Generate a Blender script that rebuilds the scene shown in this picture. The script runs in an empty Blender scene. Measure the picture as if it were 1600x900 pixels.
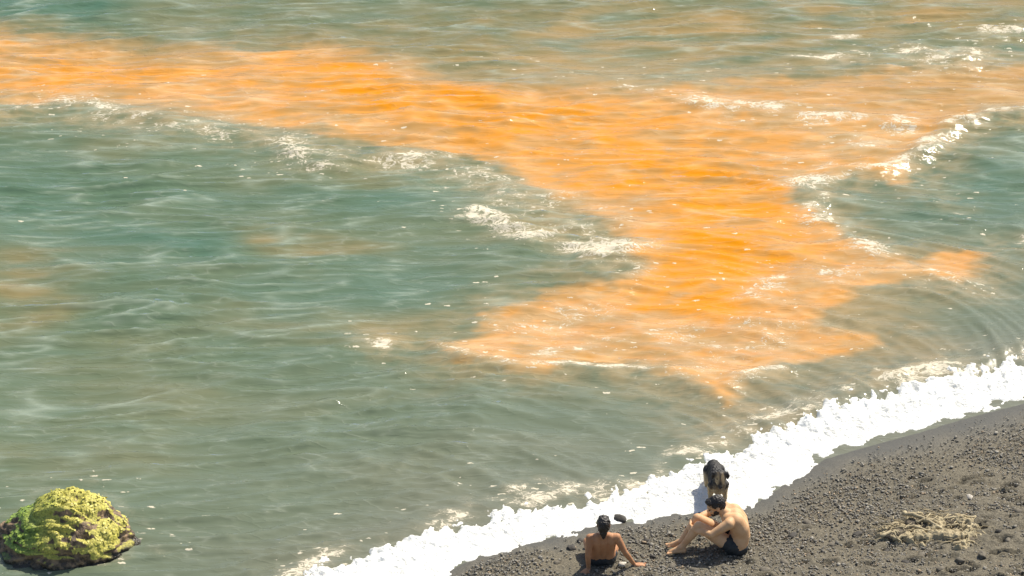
import bpy, bmesh, math, random
import numpy as np
from mathutils import Vector, Matrix, Euler

random.seed(7)
RNG = np.random.default_rng(11)
SC = bpy.context.scene
COL = SC.collection
R = math.radians

# ------------------------------------------------------------------ camera
CAM_H, PITCH, HFOV = 17.2, R(27.0), R(20.0)
cam_d = bpy.data.cameras.new('camera')
cam_d.sensor_width = 36.0
cam_d.lens = 18.0 / math.tan(HFOV / 2)
cam_d.clip_start, cam_d.clip_end = 0.5, 8000.0
cam = bpy.data.objects.new('camera', cam_d)
cam.location = (0, 0, CAM_H)
cam.rotation_euler = (math.pi / 2 - PITCH, 0, 0)
COL.objects.link(cam)
SC.camera = cam

# ------------------------------------------------------------------ sky, sun
SUN_EL, SUN_AZ = R(52.0), R(46.0)          # azimuth clockwise from the view direction (+y) towards +x
world = bpy.data.worlds.new('World')
SC.world = world
world.use_nodes = True
wn = world.node_tree.nodes
sky = wn.new('ShaderNodeTexSky')
sky.sky_type = 'NISHITA'
sky.sun_disc = False
sky.sun_elevation = SUN_EL
sky.sun_rotation = SUN_AZ
sky.air_density = 1.0
sky.dust_density = 2.0
bg = wn['Background']
bg.inputs['Strength'].default_value = 0.11
world.node_tree.links.new(sky.outputs[0], bg.inputs[0])
sun_d = bpy.data.lights.new('sun', 'SUN')
sun_d.energy = 4.6
sun_d.angle = R(0.53)
sun_d.color = (1.0, 0.93, 0.80)
sun = bpy.data.objects.new('sun', sun_d)
sdir = Vector((math.sin(SUN_AZ) * math.cos(SUN_EL), math.cos(SUN_AZ) * math.cos(SUN_EL), math.sin(SUN_EL)))
sun.rotation_euler = sdir.to_track_quat('Z', 'Y').to_euler()
sun.location = sdir * 60
COL.objects.link(sun)
SC.view_settings.view_transform = 'Standard'
SC.view_settings.look = 'None'
SC.view_settings.exposure = 0.48
SC.view_settings.gamma = 1.0
SC.cycles.use_denoising = True
SC.cycles.max_bounces = 6

# ------------------------------------------------------------------ helpers
def survey(px, py, z=0.0):
    """point of the place at height z that a photo position (1600 x 900) looks at"""
    t = math.tan(HFOV / 2) / 800
    u, v = (px - 800) * t, (450 - py) * t
    cp, sp = math.cos(PITCH), math.sin(PITCH)
    d = (u, cp + v * sp, -sp + v * cp)
    k = (z - CAM_H) / d[2]
    return (d[0] * k, d[1] * k)

def S(pts):
    return np.array([survey(*p) for p in pts])

def smooth(a, b, x):
    t = np.clip((x - a) / (b - a), 0, 1)
    return t * t * (3 - 2 * t)

def _hash(ix, iy, seed):
    h = (ix.astype(np.int64) * 374761393 + iy.astype(np.int64) * 668265263 + seed * 974634777) & 0xFFFFFFFF
    h = ((h ^ (h >> 13)) * 1274126177) & 0xFFFFFFFF
    h = h ^ (h >> 16)
    return h

def pn(x, y, seed=0):
    """perlin noise, about -0.7 .. 0.7"""
    x0, y0 = np.floor(x), np.floor(y)
    fx, fy = x - x0, y - y0
    x0, y0 = x0.astype(np.int64), y0.astype(np.int64)
    ux, uy = fx * fx * fx * (fx * (fx * 6 - 15) + 10), fy * fy * fy * (fy * (fy * 6 - 15) + 10)
    def g(ix, iy, dx, dy):
        a = (_hash(ix, iy, seed) & 0xFFFF) * (2 * math.pi / 65536.0)
        return np.cos(a) * dx + np.sin(a) * dy
    n00, n10 = g(x0, y0, fx, fy), g(x0 + 1, y0, fx - 1, fy)
    n01, n11 = g(x0, y0 + 1, fx, fy - 1), g(x0 + 1, y0 + 1, fx - 1, fy - 1)
    return (n00 * (1 - ux) + n10 * ux) * (1 - uy) + (n01 * (1 - ux) + n11 * ux) * uy

def fbm(x, y, seed=0, octaves=4, gain=0.5):
    s, a = 0, 1.0
    for i in range(octaves):
        s = s + a * pn(x * 2 ** i, y * 2 ** i, seed + i * 17)
        a *= gain
    return s

def poly_dist(x, y, pts, closed=False):
    best = np.full(x.shape, 1e18)
    n = len(pts)
    for i in range(n if closed else n - 1):
        a, b = pts[i], pts[(i + 1) % n]
        dx, dy = b[0] - a[0], b[1] - a[1]
        t = np.clip(((x - a[0]) * dx + (y - a[1]) * dy) / (dx * dx + dy * dy + 1e-12), 0, 1)
        best = np.minimum(best, (x - a[0] - t * dx) ** 2 + (y - a[1] - t * dy) ** 2)
    return np.sqrt(best)

def poly_inside(x, y, pts):
    c = np.zeros(x.shape, bool)
    n = len(pts)
    for i in range(n):
        (x1, y1), (x2, y2) = pts[i], pts[(i + 1) % n]
        if y1 == y2:
            continue
        c ^= ((y1 > y) != (y2 > y)) & (x < (x2 - x1) * (y - y1) / (y2 - y1) + x1)
    return c

def poly_sd(x, y, pts):
    d = poly_dist(x, y, pts, True)
    return np.where(poly_inside(x, y, pts), d, -d)

def tag(o, label=None, cat=None, group=None, kind=None):
    for k, v in (('label', label), ('category', cat), ('group', group), ('kind', kind)):
        if v:
            o[k] = v
    return o

def link(name, me, mat=None, parent=None):
    o = bpy.data.objects.new(name, me)
    COL.objects.link(o)
    if mat is not None and me is not None:
        me.materials.append(mat)
    if parent is not None:
        o.parent = parent
    return o

def mesh_np(name, co, faces, smooth_shade=True):
    """co (n,3); faces (m,k) all with k corners"""
    me = bpy.data.meshes.new(name)
    m, k = faces.shape
    me.vertices.add(len(co))
    me.vertices.foreach_set('co', np.ascontiguousarray(co, np.float32).ravel())
    me.loops.add(m * k)
    me.loops.foreach_set('vertex_index', np.ascontiguousarray(faces, np.int32).ravel())
    me.polygons.add(m)
    me.polygons.foreach_set('loop_start', np.arange(0, m * k, k, dtype=np.int32))
    me.polygons.foreach_set('use_smooth', np.full(m, smooth_shade))
    me.update(calc_edges=True)
    return me

def set_float(me, name, v):
    me.attributes.new(name, 'FLOAT', 'POINT').data.foreach_set('value', np.ascontiguousarray(v, np.float32).ravel())

def set_colour(me, name, rgb):
    c = np.ones((len(rgb), 4), np.float32)
    c[:, :3] = np.clip(rgb, 0, 1)
    me.attributes.new(name, 'FLOAT_COLOR', 'POINT').data.foreach_set('color', c.ravel())

def axis(lo, hi, step, far, grow=1.16):
    mid = list(np.arange(lo, hi + step * 0.5, step))
    out, s, p = [], step, hi
    while p < far:
        s *= grow
        p += s
        out.append(p)
    pre, s, p = [], step, lo
    while p > -far:
        s *= grow
        p -= s
        pre.append(p)
    return np.array(pre[::-1] + mid + out)

def grid(xs, ys):
    X, Y = np.meshgrid(xs, ys)
    nx, ny = len(xs), len(ys)
    i = np.arange(nx * ny).reshape(ny, nx)
    f = np.stack([i[:-1, :-1], i[:-1, 1:], i[1:, 1:], i[1:, :-1]], -1).reshape(-1, 4)
    return X.ravel(), Y.ravel(), f

def compact(co, faces, attrs):
    used = np.unique(faces)
    remap = np.full(len(co), -1, np.int64)
    remap[used] = np.arange(len(used))
    return co[used], remap[faces], [a[used] for a in attrs], used

# node helpers
def new_mat(name):
    m = bpy.data.materials.new(name)
    m.use_nodes = True
    nt = m.node_tree
    return m, nt, nt.nodes['Principled BSDF'], nt.nodes, nt.links

def n_attr(nt, name):
    n = nt.nodes.new('ShaderNodeAttribute')
    n.attribute_name = name
    return n

def n_noise(nt, scale, detail=4, rough=0.55, vec=None, dim=None):
    n = nt.nodes.new('ShaderNodeTexNoise')
    n.inputs['Scale'].default_value = scale
    n.inputs['Detail'].default_value = detail
    n.inputs['Roughness'].default_value = rough
    if vec is not None:
        nt.links.new(vec, n.inputs['Vector'])
    return n

def n_map(nt, src, scale=(1, 1, 1), rot=(0, 0, 0)):
    n = nt.nodes.new('ShaderNodeMapping')
    n.inputs['Scale'].default_value = scale
    n.inputs['Rotation'].default_value = rot
    nt.links.new(src, n.inputs['Vector'])
    return n.outputs[0]

def n_math(nt, op, a, b=None, c=None, clamp=False):
    n = nt.nodes.new('ShaderNodeMath')
    n.operation = op
    n.use_clamp = clamp
    for i, v in enumerate((a, b, c)):
        if v is None:
            continue
        if isinstance(v, (int, float)):
            n.inputs[i].default_value = v
        else:
            nt.links.new(v, n.inputs[i])
    return n.outputs[0]

def n_range(nt, v, a, b, c=0.0, d=1.0):
    n = nt.nodes.new('ShaderNodeMapRange')
    n.interpolation_type = 'SMOOTHSTEP'
    nt.links.new(v, n.inputs[0])
    for i, q in enumerate((a, b, c, d)):
        if isinstance(q, (int, float)):
            n.inputs[1 + i].default_value = q
        else:
            nt.links.new(q, n.inputs[1 + i])
    return n.outputs[0]

def n_mix(nt, fac, a, b):
    n = nt.nodes.new('ShaderNodeMix')
    n.data_type = 'RGBA'
    for s, v in ((n.inputs[0], fac), (n.inputs[6], a), (n.inputs[7], b)):
        if isinstance(v, (int, float)):
            s.default_value = v
        elif isinstance(v, tuple):
            s.default_value = (*v, 1)
        else:
            nt.links.new(v, s)
    return n.outputs[2]

def n_bump(nt, height, strength, dist, normal=None):
    n = nt.nodes.new('ShaderNodeBump')
    n.inputs['Strength'].default_value = strength
    n.inputs['Distance'].default_value = dist
    nt.links.new(height, n.inputs['Height'])
    if normal is not None:
        nt.links.new(normal, n.inputs['Normal'])
    return n.outputs[0]

def n_coord(nt, which='Object'):
    return nt.nodes.new('ShaderNodeTexCoord').outputs[which]

# ------------------------------------------------------------------ shore line and terrain shape
SHORE = S([(-1500, 1900), (-300, 1390), (300, 1090), (560, 950), (640, 922), (690, 898), (740, 873), (800, 853),
           (870, 838), (930, 820), (1000, 814), (1045, 803), (1110, 799), (1175, 790), (1210, 766),
           (1250, 741), (1290, 717), (1360, 696), (1420, 680), (1500, 656), (1600, 630), (1800, 575), (2600, 380)])
SHORE = np.vstack([SHORE[:1] + (SHORE[:1] - SHORE[1:2]) * 40, SHORE, SHORE[-1:] + (SHORE[-1:] - SHORE[-2:-1]) * 40])
FOAM_TOP = S([(-1500, 1840), (-300, 1330), (200, 1040), (440, 915), (540, 868), (640, 836), (760, 801), (900, 783),
              (1000, 758), (1090, 716), (1220, 660), (1330, 620), (1450, 592), (1600, 553), (1800, 500), (2600, 310)])

def inland(x, y):
    """metres from the water's edge, positive up the beach"""
    d = poly_dist(x, y, SHORE)
    ys = np.interp(x, SHORE[:, 0], SHORE[:, 1])
    return np.where(y < ys, d, -d)

def beach_base(d):
    return np.where(d > 0, 3.0 * (1 - np.exp(-np.maximum(d, 0) * 0.10 / 3.0)),
                    -5.0 * (1 - np.exp(np.minimum(d, 0) * 0.13 / 5.0)))

def ground_z(x, y):
    return float(beach_base(inland(np.array([x]), np.array([y])))[0])

def on_beach(px, py):
    z = 0.0
    for _ in range(12):
        x, y = survey(px, py, z)
        z = max(ground_z(x, y), 0.0)
    return x, y, z

# ------------------------------------------------------------------ beach
def build_beach():
    xs = axis(-4.5, 10.5, 0.026, 2500, 1.2)
    ys = axis(22.6, 34.8, 0.024, 2500, 1.2)
    X, Y, F = grid(xs, ys)
    d = inland(X, Y)
    Z = beach_base(d)
    near = (X > -8) & (X < 15) & (Y > 18) & (Y < 40) & (d > -0.6)
    x, y, dd = X[near], Y[near], d[near]
    wetw = np.interp(x, [-2, 0, 2, 3.3, 4.5, 6.5], [0.2, 0.22, 0.28, 0.45, 0.75, 1.0])
    dryness = smooth(-0.1, wetw + 0.30, dd + 0.15 * pn(x * 1.7, y * 1.7, 5) + 0.12 * fbm(x * 5, y * 5, 6, 3))
    # how trampled the sand is: most towards the lower beach
    tr = smooth(0.9, 2.2, dd + 0.5 * pn(x * 0.6, y * 0.6, 9) + 0.25 * pn(x * 2, y * 2, 8))
    z = 0.035 * fbm(x * 0.8, y * 0.8, 21, 3) * dryness
    z += (0.010 + 0.012 * tr) * fbm(x * 5, y * 6, 31, 3) * dryness
    z += 0.016 * (1 - np.abs(pn(x * 9, y * 11, 45)) * 2.2) * (0.35 + 0.65 * tr) * dryness
    z += 0.009 * pn(x * 19, y * 19, 77) * dryness
    # footprints and scuffs
    r = np.random.default_rng(5)
    dents = []
    for _ in range(2600):
        a, b = r.uniform(-4.0, 10.2), r.uniform(23.0, 32.5)
        q = float(inland(np.array([a]), np.array([b]))[0])
        if q < 0.8 or r.random() > 0.12 + 0.88 * min(1, max(0, (q - 0.9) / 1.4)):
            continue
        dents.append((a, b, r.uniform(0.05, 0.12), r.uniform(0.035, 0.06), r.uniform(-0.5, 0.5), r.uniform(0.02, 0.075)))
    for a, b, lx, ly, an, dep in dents:
        s = (np.abs(x - a) < 0.3) & (np.abs(y - b) < 0.3)
        px, py = x[s] - a, y[s] - b
        u, v = px * math.cos(an) + py * math.sin(an), -px * math.sin(an) + py * math.cos(an)
        q = np.sqrt((u / lx) ** 2 + (v / ly) ** 2) + 0.25 * pn(px * 18 + a, py * 18 + b, 3)
        z[s] += -dep * (1 - smooth(0.65, 1.05, q)) + 0.3 * dep * np.exp(-((q - 1.45) / 0.3) ** 2)
    z *= smooth(-5.5, -4.0, x) * (1 - smooth(9.6, 11.2, x)) * smooth(21.6, 23.2, y)      # the ground evens out away from the people
    Z[near] += z
    dry = np.where(d > 0, 1.0, 0.0)
    dry[near] = dryness
    tramp = np.zeros_like(X)
    tramp[near] = tr
    me = mesh_np('beach', np.stack([X, Y, Z], 1), F)
    set_float(me, 'dry', dry)
    set_float(me, 'tramp', tramp)
    m, nt, bs, nd, lk = new_mat('black volcanic sand')
    co = n_coord(nt)
    big = n_noise(nt, 0.9, 5, 0.6, co).outputs[0]
    fine = n_noise(nt, 48, 4, 0.75, co).outputs[0]
    grain = n_noise(nt, 150, 2, 0.7, co).outputs[0]
    c1 = n_mix(nt, n_range(nt, big, 0.35, 0.65), (0.190, 0.170, 0.126), (0.226, 0.197, 0.140))
    c2 = n_mix(nt, n_range(nt, fine, 0.32, 0.7), (0.082, 0.072, 0.052), c1)
    c3 = n_mix(nt, n_range(nt, grain, 0.62, 0.74, 0, 0.6), c2, (0.32, 0.29, 0.23))
    wet = n_mix(nt, n_range(nt, fine, 0.3, 0.7), (0.060, 0.057, 0.046), (0.092, 0.086, 0.068))
    dr = n_attr(nt, 'dry').outputs['Fac']
    lk.new(n_mix(nt, dr, wet, c3), bs.inputs['Base Color'])
    lk.new(n_range(nt, dr, 0, 1, 0.42, 0.9), bs.inputs['Roughness'])
    hh = n_math(nt, 'ADD', fine, n_math(nt, 'MULTIPLY', grain, 0.45))
    b = nd.new('ShaderNodeBump')
    b.inputs['Distance'].default_value = 0.02
    lk.new(n_range(nt, dr, 0, 1, 0.08, 0.75), b.inputs['Strength'])
    lk.new(hh, b.inputs['Height'])
    lk.new(b.outputs[0], bs.inputs['Normal'])
    bs.inputs['Specular IOR Level'].default_value = 0.3
    o = link('beach', me, m)
    tag(o, 'dark grey volcanic sand beach, wet along the water and trampled lower down', 'beach', kind='structure')
    return np.array(dents)

build_beach()

# ------------------------------------------------------------------ sea
SLICK = S([(-900, 40), (-300, 62), (-60, 55), (60, 56), (130, 70), (250, 82), (400, 80), (540, 80), (610, 100), (650, 124), (760, 140),
           (900, 150), (1000, 142), (1150, 132), (1300, 126), (1450, 115), (1600, 106), (1900, 85), (2400, 50),
           (2400, 140), (1900, 165), (1600, 182), (1550, 186), (1495, 198), (1445, 235), (1420, 262), (1440, 285), (1400, 296), (1340, 270), (1280, 275), (1248, 300),
           (1262, 330), (1292, 362), (1345, 398), (1400, 404), (1480, 400), (1548, 408), (1505, 440), (1440, 452),
           (1380, 455), (1330, 468), (1295, 500), (1290, 520), (1390, 530), (1400, 548), (1290, 556), (1220, 578), (1168, 600), (1134, 640), (1085, 602), (1000, 578),
           (900, 571), (800, 576), (740, 566), (688, 546), (720, 530), (780, 520), (765, 500), (800, 486), (880, 466),
           (950, 456), (990, 432), (985, 390), (945, 345), (880, 310), (800, 276), (700, 248), (600, 225), (500, 208),
           (400, 198), (300, 184), (150, 168), (0, 168), (-300, 172), (-900, 204)])

def blobs(x, y, lst):
    out = np.zeros_like(x)
    for px, py, rx, ry, w in lst:
        c = survey(px, py)
        ax = abs(survey(px + rx, py)[0] - c[0])
        ay = abs(survey(px, py + ry)[1] - survey(px, py - ry)[1]) / 2
        out = np.maximum(out, w * np.exp(-((x - c[0]) / ax) ** 2 - ((y - c[1]) / ay) ** 2))
    return out

FROTH = [(900, 520, 190, 50, 1), (1120, 545, 190, 55, 1), (780, 545, 120, 30, .9), (1300, 440, 200, 40, .9), (1480, 425, 90, 25, .8), (1320, 150, 320, 40, .6),
         (960, 380, 60, 70, .8), (1240, 330, 50, 50, .8), (1020, 470, 60, 40, .4), (100, 80, 240, 22, .5), (300, 165, 320, 22, .7), (640, 215, 200, 24, .6), (1050, 165, 200, 25, .5), (1230, 500, 90, 50, 1)]
CORE = [(110, 122, 110, 20, .8), (330, 130, 160, 14, .6), (560, 122, 110, 38, 1.1), (640, 150, 160, 34, .9), (840, 195, 170, 42, .95),
        (930, 218, 50, 20, 1), (1000, 260, 150, 45, .9), (1130, 330, 140, 60, 1.1), (1130, 400, 140, 60, 1.1), (1080, 450, 120, 45, 1.0),
        (1180, 300, 70, 30, .9), (1030, 490, 60, 22, .7), (1230, 390, 60, 40, .7), (720, 165, 90, 20, .7)]
MUD = [(1050, 55, 450, 60, 1.0), (1400, 30, 330, 45, 1.0), (880, 100, 380, 45, .95), (650, 60, 260, 30, .6), (10, 445, 60, 30, .75), (20, 490, 90, 40, .5), (430, 383, 60, 12, .6),
       (510, 400, 110, 16, .55), (380, 25, 260, 40, .35), (230, 235, 150, 20, .3), (1300, 480, 110, 45, .65), (1350, 540, 90, 26, .55), (470, 520, 160, 30, .3),
       (160, 620, 230, 90, .15), (120, 720, 200, 60, .18), (620, 520, 90, 22, .55), (60, 420, 110, 30, .4), (560, 270, 160, 30, .35), (870, 350, 130, 50, .5)]
TEAL = [(60, 22, 220, 28, 1), (250, 390, 160, 40, .8), (660, 300, 190, 45, .55), (80, 340, 260, 50, .6), (1480, 300, 190, 80, .75), (1400, 80, 190, 24, .5), (600, 470, 300, 60, .35),
        (330, 250, 300, 40, .4), (1500, 470, 150, 40, .3)]
# foam lines: photo points, half width (px across the line, in the plane), strength, crest height in metres
FOAM = [([(-200, 185), (0, 188), (90, 168), (200, 188), (330, 200), (450, 232), (500, 262), (540, 255)], .38, .70, .05),
        ([(440, 228), (495, 262), (560, 258), (680, 250)], .30, .74, .06),
        ([(690, 262), (780, 290), (840, 330), (900, 370), (960, 400)], .50, .68, .03),
        ([(740, 340), (820, 372), (930, 402), (980, 395)], .22, .85, .05),
        ([(800, 290), (900, 318), (980, 360), (1010, 400), (990, 440)], .30, .60, .02),
        ([(1700, 170), (1600, 186), (1550, 188), (1490, 204), (1440, 236), (1415, 256), (1385, 268)], .16, 1.1, .09),
        ([(1400, 268), (1300, 270), (1250, 290), (1270, 335), (1300, 372), (1360, 398)], .22, .80, .05),
        ([(1090, 170), (1200, 182), (1300, 190), (1410, 200)], .28, .80, .03),
        ([(1330, 222), (1370, 232)], .14, 1.15, .03), ([(1200, 248), (1260, 248)], .10, .7, .02),
        ([(1430, 86), (1490, 105), (1520, 92)], .30, .85, .04), ([(1460, 118), (1505, 116)], .20, 1.15, .05), ([(1250, 98), (1330, 92)], .15, .85, .03),
        ([(1535, 55), (1580, 52)], .16, 1.2, .05), ([(1310, 60), (1330, 62)], .12, .9, .02),
        ([(1170, 470), (1230, 445), (1320, 432), (1400, 440), (1500, 442)], .26, .72, .04),
        ([(1420, 455), (1510, 440), (1560, 432)], .12, .55, .02),
        ([(690, 548), (740, 568), (800, 577), (900, 572), (1000, 580), (1080, 598), (1130, 617), (1170, 594), (1210, 580)], .09, .80, .07),
        ([(850, 556), (900, 545), (960, 536)], .14, .85, .03), ([(850, 510), (930, 500), (1010, 520), (1100, 545), (1150, 520)], .55, .62, .0),
        ([(780, 505), (900, 470), (990, 440)], .24, .52, .03), ([(560, 538), (590, 545), (600, 536)], .08, 1.0, .03), ([(1150, 600), (1180, 590)], .08, 1.1, .04),
        ([(1060, 580), (1130, 560), (1200, 530), (1280, 520)], .45, .58, .0), ([(800, 768), (850, 764), (890, 775)], .12, .85, .02),
        ([(820, 120), (900, 130), (1140, 135)], .3, .42, .0), ([(700, 120), (620, 98)], .2, .4, .0), ([(980, 140), (1020, 148)], .12, .7, .0),
        ([(1590, 378), (1700, 375)], .1, .8, .0), ([(1480, 320), (1500, 330)], .12, .7, 0),
        ([(-40, 872), (40, 896), (130, 892), (195, 868), (216, 845)], .07, .80, .0), ([(225, 850), (245, 858)], .15, .55, .0), ([(0, 840), (60, 780), (150, 765), (220, 840)], .10, .5, .0),
        ([(1210, 668), (1330, 614), (1420, 592), (1520, 566), (1620, 540)], .07, .95, .06),
        ([(430, 915), (540, 862), (640, 830), (760, 795), (900, 776), (1000, 752), (1090, 708), (1220, 652), (1330, 622), (1450, 592), (1600, 555)], .19, .80, .03)]

def ridge(n, k=2.0):
    return np.power(np.clip(1 - np.abs(n) * 1.9, 0, 1), k)

def sea_height(X, Y, off):
    wx = X + 0.35 * pn(X * 0.5, Y * 0.5, 1)
    wy = Y + 0.22 * pn(X * 0.45, Y * 0.45, 3) + 0.03 * pn(X * 1.5, Y * 1.5, 4)
    near = np.exp(-np.maximum(off, 0) / 3.2) * smooth(-4, 1, X)        # waves swing round to the shore here
    ang = 0.62 * near - 0.05
    ca, sa = np.cos(ang), np.sin(ang)
    x = wx * ca - (wy - 33.0) * sa
    y = wx * sa + (wy - 33.0) * ca
    deep = smooth(0.1, 3.5, off)
    Z = 0.05 * np.sin(y * 1.15 + 2.2 * pn(x * 0.22, y * 0.22, 6)) * deep * (0.55 + pn(x * 0.3, y * 0.3, 66))
    Z += (0.045 * ridge(pn(x * 0.42, y * 0.85, 7)) + 0.03 * pn(x * 0.8, y * 1.5, 8)) * deep
    det = (np.abs(X) < 20) & (Y > 18) & (Y < 60)
    x, y = x[det], y[det]
    dp = smooth(0.0, 2.0, off[det])
    gust = np.clip(0.75 + 0.9 * pn(X[det] * 0.35, Y[det] * 0.5, 10), 0.25, 1.5)
    r1, r2 = pn(x * 0.42, y * 2.9, 12), pn(x * 0.68, y * 4.6, 13)
    z = 0.054 * ridge(r1, 3.2) * (0.3 + 0.7 * dp)
    z += 0.032 * ridge(r2, 3.0) * (0.35 + 0.65 * dp)
    z += 0.012 * ridge(pn(x * 2.4, y * 7.5, 14), 2.5)
    e1 = smooth(-0.08, 0.38, pn(x * 0.9, y * 1.6, 17) + 0.3 * pn(x * 3, y * 5, 18))
    e2 = smooth(-0.08, 0.38, pn(x * 1.2, y * 2.2, 19) + 0.3 * pn(x * 3, y * 5, 20))
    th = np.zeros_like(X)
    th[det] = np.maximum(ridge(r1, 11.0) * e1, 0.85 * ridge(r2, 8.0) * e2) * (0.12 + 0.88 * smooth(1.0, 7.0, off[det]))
    Z[det] += z * gust * smooth(-0.2, 0.8, off[det])
    return Z, th

def foam_lines(x, y):
    wxx = x + 0.16 * pn(x * 1.3, y * 1.3, 51) + 0.06 * pn(x * 4, y * 4, 52)
    wyy = y + 0.20 * pn(x * 1.3, y * 1.3, 53) + 0.07 * pn(x * 4, y * 4, 54)
    f = np.zeros_like(x)
    crest = np.zeros_like(x)
    wide = np.zeros_like(x)
    for pts, w, s, h in FOAM:
        P = S(pts)
        lo, hi = P.min(0) - 2, P.max(0) + 2
        k = (x > lo[0]) & (x < hi[0]) & (y > lo[1]) & (y < hi[1])
        if not k.any():
            continue
        dist = poly_dist(wxx[k], wyy[k], P)
        f[k] = np.maximum(f[k], min(s, 0.84) * np.exp(-(dist / (w * 1.9)) ** 2))
        wide[k] = np.maximum(wide[k], min(s, 1) * np.exp(-(dist / (w * 2.2 + 0.25)) ** 2))
        if h:
            crest[k] = np.maximum(crest[k], h * np.exp(-(dist / 0.22) ** 2))
    return f, crest, wide

def build_sea():
    xs = axis(-10.2, 10.2, 0.038, 3000, 1.2)
    ys = axis(25.2, 47.0, 0.040, 3000, 1.2)
    X, Y, F = grid(xs, ys)
    d = inland(X, Y)
    off = -d                                            # metres out from the shore
    Z, sky_streak = sea_height(X, Y, off)              # thread: sky reflection painted as thin pale lines along the crests
    foam = np.zeros_like(X)
    ins = (np.abs(X) < 19) & (Y > 20) & (Y < 56) & (off > -1)
    x, y = X[ins], Y[ins]
    f, crest, wide = foam_lines(x, y)
    specks = np.full_like(X, 0.001)
    specks[ins] = 0.001 + 0.008 * smooth(0.2, 0.5, fbm(x * 0.7, y * 1.1, 60, 3)) + wide * np.clip(0.50 + 1.8 * fbm(x * 1.6, y * 2.6, 59, 3), 0, 1.2)
    foam[ins] = f * np.clip(0.92 + 1.0 * fbm(x * 1.1, y * 1.8, 57, 3) + 0.5 * pn(x * 4.5, y * 6, 58), 0.3, 1.2)
    Z[ins] += crest
    # ---- dissolved colour
    oc = np.zeros_like(X)
    core = np.zeros_like(X)
    mud = np.zeros_like(X)
    teal = np.zeros_like(X)
    sx = x + 0.26 * fbm(x * 0.8, y * 0.9, 61, 5) + 0.05 * pn(x * 6, y * 9, 65)
    sy = y + 0.32 * fbm(x * 0.8, y * 1.0, 71, 5) + 0.06 * pn(x * 6, y * 9, 75)
    sd = poly_sd(sx, sy, SLICK)
    soft = 0.12 + 0.60 * smooth(38.0, 41.5, y) * smooth(0.4, -0.4, pn(x * .4, y * .4, 80))
    streak = fbm(x * 0.9, y * 2.6, 81, 5, 0.6)
    oc[ins] = smooth(-soft, soft * 1.6, sd + 0.20 * streak)
    thin = np.clip(0.84 + 0.60 * streak + 0.45 * fbm(x * 2.4, y * 7.0, 85, 3), 0.52, 1.0)
    thin *= 1 - 0.35 * smooth(2.0, 6.5, x) * smooth(38.5, 40, y)
    oc[ins] *= thin * (1 - smooth(11.0, 16.0, np.abs(x) + 1.5 * streak))
    bx, by = x + 0.5 * fbm(x * 0.6, y * 0.9, 91, 3), y + 0.6 * fbm(x * 0.6, y * 1.2, 95, 3)
    core[ins] = blobs(bx, by, CORE) * np.clip(0.95 + 0.9 * fbm(x * 1.0, y * 3.0, 97, 4), 0, 1.2)
    mud[ins] = blobs(bx, by, MUD) * np.clip(0.8 + 1.0 * fbm(x * 0.8, y * 2.4, 99, 4), 0, 1.2)
    teal[ins] = blobs(bx, by, TEAL) * np.clip(0.85 + 0.7 * fbm(x * 0.7, y * 2.0, 101, 3), 0, 1.2)
    tone = fbm(X * 0.35, Y * 0.8, 103, 4)
    shal = np.exp(-np.maximum(off, 0) / 3.0)
    shal = np.clip(shal * 1.15 + 0.12 * tone, 0, 1)
    C = np.empty((len(X), 3))
    C[:] = (0.086, 0.132, 0.078)
    def lay(w, col):
        w = np.clip(w, 0, 1)[:, None]
        C[:] = C * (1 - w) + np.array(col) * w
    lay(smooth(0.0, 0.5, tone) * 0.45, (0.132, 0.152, 0.074))
    lay(teal * 0.85, (0.052, 0.130, 0.090))
    lay(shal, (0.140, 0.144, 0.104))
    lay(mud * 0.80, (0.31, 0.205, 0.075))
    fringe = np.zeros_like(X)
    fringe[ins] = smooth(-1.15, 0.15, sd + 0.45 * fbm(x * 1.3, y * 2.2, 131, 4)) * np.clip(0.75 + 0.9 * fbm(x * 2.2, y * 4.5, 135, 4), 0.1, 1.1)
    lay(fringe * (0.38 + 0.17 * smooth(36.5, 39.0, Y)), (0.31, 0.21, 0.09))
    lay(oc * 0.97, (0.53, 0.245, 0.048))
    froth = np.zeros_like(X)
    froth[ins] = blobs(bx, by, FROTH) * np.clip(0.75 + 1.1 * fbm(x * 2.0, y * 4.5, 141, 5, 0.65), 0.0, 1.2)
    lay(froth * oc * 0.50, (0.44, 0.235, 0.105))
    tan = np.zeros_like(X)
    tan[ins] = wide * np.clip(0.55 + 1.3 * fbm(x * 2.6, y * 5.0, 145, 5, 0.65), 0.0, 1.1) * smooth(-1.5, -0.2, sd)
    lay(tan * 0.60, (0.40, 0.29, 0.15))
    pale = np.zeros_like(X)
    pale[ins] = smooth(0.0, 0.6, fbm(x * 1.2, y * 4.6, 121, 4, 0.6))
    lay(oc * pale * 0.55, (0.62, 0.40, 0.20))
    lay(core * oc * 1.2, (0.60, 0.222, 0.000))
    edge = oc * (1 - oc) * 4
    lay(edge * 0.30, (0.34, 0.22, 0.085))
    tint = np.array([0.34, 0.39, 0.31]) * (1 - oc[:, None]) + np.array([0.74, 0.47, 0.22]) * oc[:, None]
    w = np.clip(sky_streak * 0.52, 0, 1)[:, None]
    C[:] = C * (1 - w) + tint * w  # puts the pale sky reflection on crests into the water colour
    co = np.stack([X, Y, Z], 1)
    keep = (d[F].min(1) < 0.9)
    F = F[keep]
    co, F, (C, foam, oc, specks), _ = compact(co, F, [C, foam, oc, specks])
    # normals of the whole surface, shared by both bodies of water
    tri = co[F]
    fn = np.cross(tri[:, 2] - tri[:, 0], tri[:, 3] - tri[:, 1])
    N = np.zeros_like(co)
    for k in range(4):
        for a in range(3):
            N[:, a] += np.bincount(F[:, k], fn[:, a], len(co))
    N /= np.linalg.norm(N, axis=1)[:, None] + 1e-12
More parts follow.
